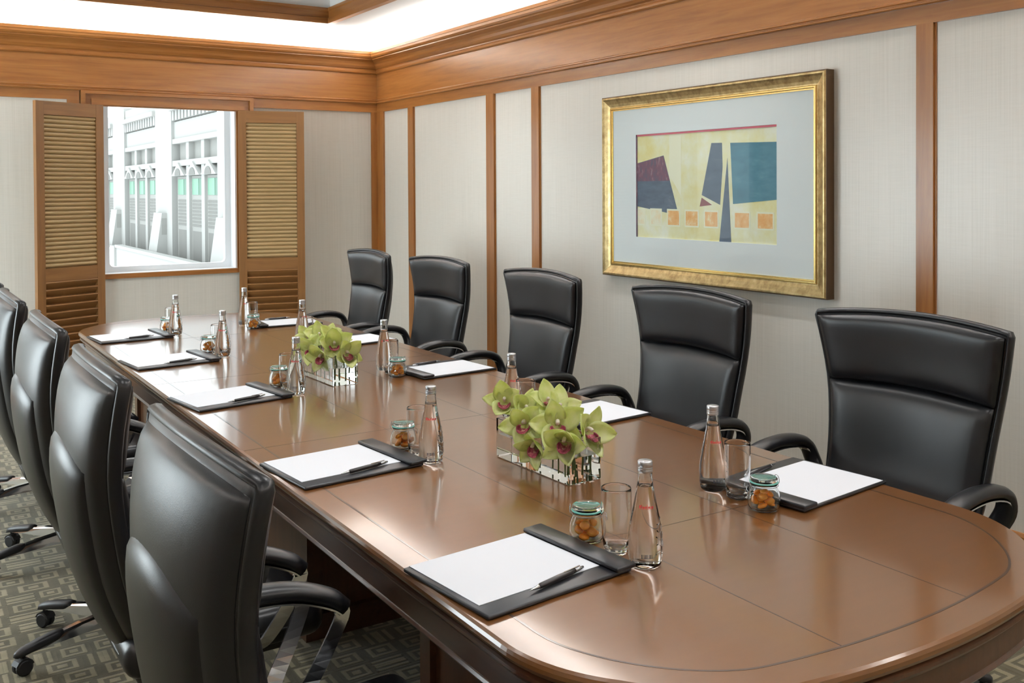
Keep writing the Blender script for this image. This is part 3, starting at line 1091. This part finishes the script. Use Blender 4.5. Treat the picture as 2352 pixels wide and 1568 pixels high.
    ca.lathe([(.009, .05), (.009, .072)], 10, c=(0, .350))
    hood = []
    for xx in (-.019, .019):
        hood.append([(xx, .350 + .0315 * math.cos(R(a)), .0285 + .0315 * math.sin(R(a))) for a in (20, 50, 80, 110, 140, 165)] + [(xx, .335, .03)])
    ca.rings(hood)
    casm = ca.mesh('castor')
    for k in range(5):
        a = 2 * PI * k / 5 + CHROT
        lg = obj('base_leg', legm, 'chrome', t, rot=(0, 0, a))
        obj('leg_cap', cm, 'black_plastic', lg)
        obj('castor', casm, 'rubber', lg)
    return t


CHROT = R(36 + 20)
proto = make_chair()
WHO = ('first', 'second', 'third', 'fourth', 'fifth')
PR, AW = 'print side', 'away from the print'
right = [(2.64, 6.36, -1.5), (2.69, 5.40, 1.5), (2.655, 4.22, -2), (2.645, 3.09, -1), (2.66, 2.03, 1.5)]
left = [(.675, 5.60, 0), (.675, 4.70, 0), (.69, 3.72, 0), (.69, 2.75, 0), (.70, 1.795, 1.5)]
firstchair = True
for rows, rz, sd in ((right, 90, PR), (left, -90, AW)):
    for i, (x, y, a) in enumerate(rows):
        lb = 'black leather high-back swivel chair, %s from the window, %s' % (WHO[i], sd)
        if firstchair:
            proto.location = (x, y, 0)
            proto.rotation_euler = (0, 0, R(rz + a))
            proto['label'] = lb
            firstchair = False
        else:
            ch = dup(proto, (x, y, 0), R(rz + a), lb)
            if sd == AW:
                ch.scale = (.91, 1, 1)

# ------------------------------------------------------------------ place settings
rnd = random.Random(5)


def make_pad():
    t = thing('desk_pad', 'pad', 'desk pad', (0, 0, 0), 0, 'black leather writing pads on the table')
    # local +x towards the table centre
    obj('board', rbox(.405, .322, .010, .004, 2, (0, 0, .0052)), 'board_leather', t)
    obj('clip_bar', rbox(.058, .336, .011, .0035, 2, (.180, 0, .0158)), 'board_leather', t)
    return t


def make_sheet():
    mb = MB().box((0, 0, 0), (.337, .268, .0012))
    return mb.mesh('paper_sheet')


SHEET = make_sheet()
SHEET.materials.append(M['paper'])


def make_pen():
    t = thing('ballpoint_pen', 'pen', 'pen', (0, 0, 0), 0, 'black pens on the writing pads')
    n = 12
    def rod(prof):
        mb = MB()
        mb.rings([[(x, r * math.cos(2 * PI * k / n), r * math.sin(2 * PI * k / n)) for k in range(n)] for x, r in prof])
        return mb
    obj('barrel', rod([(-.062, .0045), (-.058, .0062), (0, .0068), (.04, .0064), (.056, .005)]), 'pen_black', t, True)
    obj('tip', rod([(-.092, .0008), (-.088, .0014), (-.066, .0045), (-.062, .0046)]), 'steel', t, True)
    obj('end_cap', rod([(.056, .0050), (.070, .0046), (.084, .0030), (.086, .001)]), 'steel', t, True)
    obj('pocket_clip', MB().box((.02, -.0015, .0062), (.072, .0015, .0076)), 'steel', t)
    return t


def make_bottle():
    t = thing('water_bottle', 'bottle', 'bottle', (0, 0, 0), 0, 'glass water bottles on the table')
    out = [(.0, .0012), (.022, .0006), (.030, .0), (.034, .002), (.0365, .008), (.0385, .022), (.0392, .045), (.0388, .068), (.036, .092), (.0315, .118), (.0262, .145), (.0215, .168), (.0182, .188), (.0165, .205), (.0160, .222)]
    inn = [(.0, .183), (.0150, .1830), (.0158, .1838), (.0148, .195), (.0138, .206), (.0132, .2205)]
    mb = MB()
    n = 32
    mb.lathe(out + [(.0132, .222)], n, cap0=False, cap1=False)
    k = len(mb.v)
    mb.lathe(inn, n, cap0=False, cap1=True, flip=True)
    o = obj('bottle_body', mb, 'bottle_glass', t, 'keep')
    for rr, z in ((.0385, .0135),):
        pass
    obj('screw_cap', MB().lathe([(.0166, .2145), (.0172, .2165), (.0172, .2215), (.0166, .2225), (.0172, .2235), (.0172, .2262), (.0167, .2270), (.0172, .2278), (.0172, .2388), (.0160, .2405), (.0, .2407)], 28, cap0=False, cap1=False), 'cap_metal', t, True)
    # printed marks hug the glass on the side that faces local -y
    def patch(a0, a1, z0, z1, rad, nn=6):
        m2 = MB()
        r_ = []
        for k2 in range(nn + 1):
            a = R(-90 + a0 + (a1 - a0) * k2 / nn)
            c, s_ = math.cos(a), math.sin(a)
            r0, r1 = rad(z0), rad(z1)
            r_.append([(c * r0, s_ * r0, z0), (c * (r0 + .0003), s_ * (r0 + .0003), z0), (c * (r1 + .0003), s_ * (r1 + .0003), z1), (c * r1, s_ * r1, z1)])
        return m2.rings(r_)
    rad = lambda z: float(np.interp(z, [p[1] for p in out[2:]], [p[0] for p in out[2:]])) + .0002
    m2 = MB()
    for q, (a, b, z0, z1) in enumerate(((-38, -30, .138, .1445), (-27, -24, .138, .146), (-22, -13, .138, .1425), (-10, -3, .138, .1425), (0, 3, .138, .1465), (6, 14, .138, .1425), (17, 20, .1365, .1425), (23, 32, .138, .1425), (-38, 32, .1362, .1368))):
        pt = patch(a, b, z0, z1, rad, 3)
        m2.add(pt.v, pt.f)
    obj('red_wordmark', m2, 'red_print', t)['label'] = 'small red printed wordmark'
    m3 = MB()
    for q in range(9):
        a = -22 + q * 4.4
        pt = patch(a, a + (1.6 if q % 3 else 2.6), .028, .037, rad, 1)
        m3.add(pt.v, pt.f)
    obj('bar_code', m3, 'dark_print', t)
    # raised wavy relief on the glass
    for q, (a0, z0) in enumerate(((58, .035), (62, .052), (60, .070), (66, .088), (70, .106))):
        pts = []
        for k2 in range(9):
            a = R(-90 + a0 + k2 * 9 - 30)
            z = z0 + .006 * math.sin(k2 * .9 + q)
            rr = rad(z)
            pts.append((rr * math.cos(a), rr * math.sin(a), z))
        obj('relief_line', MB().sweep(pts, circ(.0012, 6), (0, 0, 1)), 'bottle_glass', t, True)
    return t


def make_tumbler():
    prof = [(.0, .0005), (.024, .0), (.0275, .002), (.030, .008), (.0335, .040), (.0362, .085), (.0368, .115), (.0362, .150), (.0357, .1545), (.0350, .1555), (.0342, .1545), (.0347, .148), (.0353, .115), (.0347, .085), (.0318, .040), (.0288, .019), (.024, .0155), (.0, .0145)]
    return MB().lathe(prof, 32, False, False).mesh('drinking_glass', True)


def make_jar():
    t = thing('clip_top_jar', 'jar', 'jar', (0, 0, 0), 0, 'clip-top glass jars on the table')
    prof = [(.0, .001), (.030, .0), (.036, .002), (.0415, .010), (.0435, .024), (.0428, .040), (.0385, .054), (.0345, .061), (.0345, .068), (.0365, .070), (.0365, .073), (.0315, .073), (.0315, .062), (.0355, .053), (.0398, .040), (.0405, .024), (.0385, .011), (.033, .0055), (.0, .005)]
    obj('jar_body', MB().lathe(prof, 32, False, False), 'jar_glass', t, True)
    obj('rubber_seal', MB().lathe([(.0325, .0735), (.0375, .0735), (.0382, .0750), (.0375, .0768), (.0325, .0768)], 32), 'teal_seal', t, True)
    obj('glass_lid', MB().lathe([(.0, .0772), (.034, .0772), (.0362, .0785), (.0362, .0850), (.034, .0878), (.0290, .0884), (.0265, .0870), (.0, .0866)], 32, False, False), 'lid_glass', t, True)
    wp = [(.0373 * math.cos(a), .0373 * math.sin(a), .0665) for a in np.linspace(0, 2 * PI, 33)]
    obj('wire_band', MB().sweep(wp, circ(.0009, 6), (0, 0, 1)), 'wire', t, True)
    wp = bez([(.0378, -.010, .066), (.042, -.010, .074), (.0405, -.006, .087), (.0405, .006, .087), (.042, .010, .074), (.0378, .010, .066)], 5)
    obj('wire_clasp', MB().sweep(wp, circ(.0009, 6), (0, 1, .3)), 'wire', t, True)
    wp = bez([(-.0378, -.012, .066), (-.0465, -.013, .061), (-.047, 0, .050), (-.0465, .013, .061), (-.0378, .012, .066)], 5)
    obj('wire_clasp', MB().sweep(wp, circ(.0009, 6), (0, 1, .3)), 'wire', t, True)
    return t


def apricot_mesh(seed):
    q = random.Random(seed)
    bm = bmesh.new()
    bmesh.ops.create_icosphere(bm, subdivisions=2, radius=1)
    for v in bm.verts:
        c = v.co
        d = 1 + .10 * math.sin(3 * c.x + seed) * math.cos(4 * c.y) + q.uniform(-.05, .05)
        dent = .35 * math.exp(-((c.x ** 2 + c.y ** 2) / .25)) * (1 if c.z > 0 else 0)
        v.co = Vector((c.x * .0145 * d, c.y * .0125 * d, c.z * .0072 * d - dent * .006))
    me = bpy.data.meshes.new('dried_apricot')
    bm.to_mesh(me)
    bm.free()
    for p in me.polygons:
        p.use_smooth = True
    me.materials.append(M['apricot'])
    return me


APR = [apricot_mesh(k) for k in range(3)]
# a settled heap inside the jar, computed once: (x, y, z, tilt, spin)
HEAP = [(.016, .006, .014, .3, 0), (-.014, .012, .0145, -.3, 1), (-.004, -.018, .0145, .4, 2), (.019, -.014, .026, 1.0, 3), (-.020, -.006, .027, .9, 4), (.002, .020, .027, 1.1, 5), (.004, -.004, .030, .4, 2.4), (.016, .010, .041, .5, 1.4), (-.013, .010, .041, -.6, .3), (.001, -.017, .042, .7, 5.2), (.004, .004, .050, .2, .8)]
pad0, pen0, bottle0, jar0 = make_pad(), make_pen(), make_bottle(), make_jar()
TUMBLER = make_tumbler()
TUMBLER.materials.append(M['glass'])
used = {}


def put(root, loc, rz, label):
    if root.name not in used:
        used[root.name] = 1
        root.location = loc
        root.rotation_euler = (0, 0, rz)
        root['label'] = label
        return root
    return dup(root, loc, rz, label)


# per place: pad (x, y, turn), bottle, glass, jar
LEFT = [
    ((1.190, 6.02, 4.5), (1.441, 5.98), (1.440, 6.075), (1.436, 6.165)),
    ((1.185, 5.065, 6.5), (1.457, 5.06), (1.462, 5.165), (1.437, 5.255)),
    ((1.185, 4.02, 9.0), (1.452, 3.965), (1.450, 4.065), (1.446, 4.165)),
    ((1.185, 2.842, 5.5), (1.444, 2.732), (1.445, 2.825), (1.440, 2.922)),
    ((1.186, 1.832, 5.5), (1.454, 1.705), (1.447, 1.802), (1.437, 1.905)),
]
RIGHT = [
    ((2.165, 6.11, 176), (1.915, 6.165), (1.935, 6.075), (1.915, 5.985)),
    ((2.224, 5.16, 188), (1.975, 5.29), (1.965, 5.195), (1.960, 5.10)),
    ((2.228, 4.09, 184), (1.995, 4.25), (1.985, 4.155), (1.975, 4.065)),
    ((2.226, 2.965, 185), (1.985, 3.10), (1.985, 3.005), (1.972, 2.91)),
    ((2.222, 1.925, 186), (1.985, 2.03), (1.985, 1.935), (1.972, 1.825)),
]
for rows, sd, sgn in ((RIGHT, PR, -1), (LEFT, AW, 1)):
    for i, (pd, bt, gl, jr) in enumerate(rows):
        who = '%s from the window, %s' % (WHO[i], sd)
        ang = R(pd[2])
        Z = TZ + .0006
        put(pad0, (pd[0], pd[1], Z), ang, 'black leather writing pad with a clip bar, ' + who)
        mr = Matrix.Rotation(ang, 3, 'Z')
        sh = obj('paper_sheet', SHEET, 'paper')
        q = mr @ Vector((-.188, -.110, 0))
        sh.location = (pd[0] + q.x, pd[1] + q.y, Z + .0103)
        sh.rotation_euler = (0, 0, ang)
        tag(sh, 'blank white paper on the writing pad, ' + who, 'paper', 'blank paper sheets on the writing pads')
        q = mr @ Vector((.02, -.118, 0))
        put(pen0, (pd[0] + q.x, pd[1] + q.y, Z + .0182), ang + R(8), 'black pen lying on the writing pad, ' + who)
        d = math.atan2(-bt[1], -bt[0])
        put(bottle0, (bt[0], bt[1], Z), d + PI / 2 + R(rnd.uniform(-12, 12) + (0 if sgn > 0 else 25)), 'clear glass bottle of water, ' + who)
        g = obj('drinking_glass', TUMBLER, 'glass')
        g.location = (gl[0], gl[1], Z)
        tag(g, 'empty clear drinking glass, ' + who, 'glass', 'empty drinking glasses on the table')
        put(jar0, (jr[0], jr[1], Z), R(rnd.uniform(-30, 40)) + (0 if sgn < 0 else PI * .9), 'clip-top glass jar of dried apricots, ' + who)
        spin = rnd.uniform(0, 6)
        for k, (x, y, z, tl, sp) in enumerate(HEAP):
            a = obj('dried_apricot', APR[k % 3], 'apricot')
            c, s_ = math.cos(spin), math.sin(spin)
            a.location = (jr[0] + x * c - y * s_, jr[1] + x * s_ + y * c, Z + z)
            a.rotation_euler = (tl, tl * .5, sp + spin)
            tag(a, 'orange dried apricot in the jar, ' + who, 'apricot', 'dried apricots in the jar, ' + who)

# ------------------------------------------------------------------ orchid vases
def vase_mesh():
    w_, l_, h, th = .122, .385, .125, .006
    wl_ = .075       # water level
    def ringz(a, b, z, r=.004):
        out = []
        for cx, cy, a0 in ((a - r, -b + r, -90), (a - r, b - r, 0), (-a + r, b - r, 90), (-a + r, -b + r, 180)):
            for k in range(3):
                g = R(a0 + 45 * k)
                out.append((cx + r * math.cos(g), cy + r * math.sin(g), z))
        return out
    mb = MB()
    a, b = w_ / 2, l_ / 2
    mb.rings([ringz(a - .003, b - .003, 0), ringz(a, b, .003), ringz(a, b, h - .001), ringz(a - .001, b - .001, h), ringz(a - th + .001, b - th + .001, h), ringz(a - th, b - th, h - .001), ringz(a - th, b - th, wl_)])
    return mb.mesh('vase_body', False)


VASE = vase_mesh()
VASE.materials.append(M['vase_glass'])


def petal_mesh(L, W, bend, cup, seed, nu=8, nv=6):
    q = random.Random(seed)
    mb = MB()
    n = {}
    ph = q.uniform(0, 6)
    for s_ in (0, 1):
        for i in range(nu + 1):
            s = i / nu
            prof = W * (math.sin(PI * min(1, .06 + .94 * s) ** .8) ** .75) if s < 1 else 0.0008
            prof = max(prof, .0015)
            for j in range(nv + 1):
                u = -1 + 2 * j / nv
                x = L * s * math.cos(bend * s * .6)
                z = L * s * math.sin(bend * s) * .8 + cup * u * u * prof + .0025 * math.sin(6 * s + 3 * u + ph)
                n[s_, i, j] = len(mb.v)
                mb.v.append((x, u * prof, z + (.0009 if s_ else 0)))
    for s_ in (0, 1):
        for i in range(nu):
            for j in range(nv):
                f = (n[s_, i, j], n[s_, i + 1, j], n[s_, i + 1, j + 1], n[s_, i, j + 1])
                mb.f.append(f if s_ else f[::-1])
    loop = [(i, 0) for i in range(nu)] + [(nu, j) for j in range(nv)] + [(i, nv) for i in range(nu, 0, -1)] + [(0, j) for j in range(nv, 0, -1)]
    for a, b in zip(loop, loop[1:] + loop[:1]):
        mb.f.append((n[0, a[0], a[1]], n[0, b[0], b[1]], n[1, b[0], b[1]], n[1, a[0], a[1]]))
    me = mb.mesh('petal', True)
    me.materials.append(M['petal'])
    return me


PETALS = [petal_mesh(.080, .029, .35, .35, 1), petal_mesh(.086, .031, .15, .45, 2), petal_mesh(.078, .028, -.25, .3, 3), petal_mesh(.084, .032, .55, .5, 4)]


def lip_mesh():
    mb = MB()
    rs = []
    for i in range(8):
        s = i / 7
        r = .0075 + .0105 * math.sin(s * 2.4)
        rs.append([(s * .034, r * math.cos(a) * 1.1, -.006 * s - .010 * s * s + r * .75 * math.sin(a)) for a in np.linspace(PI * .95, PI * 2.05, 9)] + [(s * .034, (r - .002) * math.cos(a) * 1.1, -.006 * s - .010 * s * s + (r - .002) * .75 * math.sin(a)) for a in np.linspace(PI * 2.05, PI * .95, 9)])
    mb.rings(rs)
    me = mb.mesh('lip', True)
    me.materials.append(M['lip'])
    return me


LIP = lip_mesh()
COLM = MB().sweep(bez([(0, 0, .004), (.010, 0, .010), (.020, 0, .009), (.026, 0, .004)], 4), circ(.0052, 8), (0, 1, 0)).mesh('column', True)
COLM.materials.append(M['column'])
rp = random.Random(11)


def orchid(base, head, face, roll, scale, label, group):
    """base, head: world points; face: direction the bloom looks at"""
    t = thing('orchid_stem', label, 'orchid', base, 0, group)
    B, H = Vector(base), Vector(head)
    f = Vector(face).normalized()
    d = H - B
    s1 = B + Vector((d.x * .15, d.y * .1, d.z * .45))
    s2 = H - f * .022 - Vector((0, 0, .022))
    path = bez([Vector((0, 0, 0)), s1 - B, s2 - B, H - B - f * .004], 5)
    obj('stem', MB().sweep(path, circ(.0034, 8), (f.y, -f.x, .2)), 'stem', t, True)
    z = Vector((0, 0, 1))
    sd = z.cross(f).normalized()
    upv = f.cross(sd)
    Mx = Matrix((f, sd, upv)).transposed()          # local x = face, z = up
    for k in range(5):
        a = R(90 + 72 * k) + roll
        # petal's own x axis lies in the bloom plane, tipped a little forward
        tip = R(rp.uniform(12, 34))
        radial = Vector((math.sin(tip), math.cos(a) * math.cos(tip), math.sin(a) * math.cos(tip)))
        nrm = Vector((math.cos(tip), -math.cos(a) * math.sin(tip), -math.sin(a) * math.sin(tip)))
        yy = nrm.cross(radial)
        rot = Mx @ Matrix((radial, yy, nrm)).transposed()
        p = obj('petal', PETALS[(k + rp.randrange(4)) % 4], 'petal', t)
        p.matrix_local = Matrix.Translation(H - B) @ rot.to_4x4() @ Matrix.Scale(scale * rp.uniform(1.02, 1.17), 4)
    for nm, me in (('lip', LIP), ('column', COLM)):
        p = obj(nm, me, 'lip', t)
        p.matrix_local = Matrix.Translation(H - B) @ Mx.to_4x4() @ Matrix.Scale(scale * 1.15, 4)
    return t


def arrangement(cx, cy, ang, who, blooms):
    v = obj('glass_vase', VASE, 'vase_glass')
    v.location = (cx, cy, TZ + .0006)
    v.rotation_euler = (0, 0, ang)
    tag(v, 'low rectangular clear glass ' + who + ', holding lime orchids in water', 'vase', 'glass orchid vases on the table')
    ca, sa = math.cos(ang), math.sin(ang)
    W = lambda x, y, z: (cx + x * ca - y * sa, cy + x * sa + y * ca, TZ + z)
    for (bx, by, hx, hy, hz, face, roll, sc, txt) in blooms:
        orchid(W(bx, by, .010), W(hx, hy, hz), face, roll, sc, txt + ', in the ' + who, 'lime orchids in the ' + who)


TXT = ['lime orchid at the window end', 'lime orchid second from the window end', 'lime orchid standing highest in the middle', 'lime orchid leaning over the long side', 'largest lime orchid', 'lime orchid at the end away from the window', 'lime orchid drooping lowest against the glass', 'lime orchid facing up on the print side', 'lime orchid bending over a corner']
near = 'vase farther from the window'
farv = 'vase nearer the window'
# local y of the vase runs along the table towards the window; the long side facing -x is the one away from the print
arrangement(1.712, 2.475, R(1.5), near, [
    (.010, .10, -.045, .165, .178, (-.55, -.75, .40), .2, .92, TXT[0]),
    (-.01, .06, -.005, .105, .160, (-.35, -.85, .35), .9, .85, TXT[1]),
    (.01, .00, .030, .035, .185, (-.15, -.6, .75), .1, .85, TXT[2]),
    (-.01, .03, -.058, .030, .135, (-.75, -.60, .25), .5, .95, TXT[3]),
    (.00, -.10, -.020, -.085, .150, (-.55, -.80, .25), .25, 1.08, TXT[4]),
    (.02, -.13, .035, -.150, .135, (.25, -.95, .15), .7, .95, TXT[5]),
    (-.02, -.02, -.052, -.020, .085, (-.85, -.35, -.35), 1.1, .9, TXT[6]),
    (.03, -.05, .020, -.030, .178, (.1, -.7, .7), .8, .9, TXT[7]),
    (-.01, -.14, -.040, -.150, .120, (-.7, -.65, .0), .95, .95, TXT[8]),
])
arrangement(1.690, 4.205, R(2), farv, [
    (.010, .10, -.035, .150, .165, (-.35, -.80, .45), .6, .92, TXT[0]),
    (-.01, .06, .000, .090, .178, (-.35, -.70, .6), .2, .9, TXT[1]),
    (.01, .00, .020, .020, .185, (-.25, -.7, .65), 1.0, .85, TXT[2]),
    (-.01, .03, -.055, .045, .130, (-.75, -.60, .2), .8, .95, TXT[3]),
    (.00, -.10, .000, -.075, .160, (-.35, -.85, .35), .15, 1.05, TXT[4]),
    (.02, -.13, .020, -.150, .130, (.05, -.95, .15), .5, .98, TXT[5]),
    (-.01, -.06, -.050, -.060, .115, (-.8, -.55, -.1), .3, .95, TXT[6]),
    (.02, -.03, .035, -.04, .165, (.2, -.6, .75), .8, .85, TXT[7]),
])
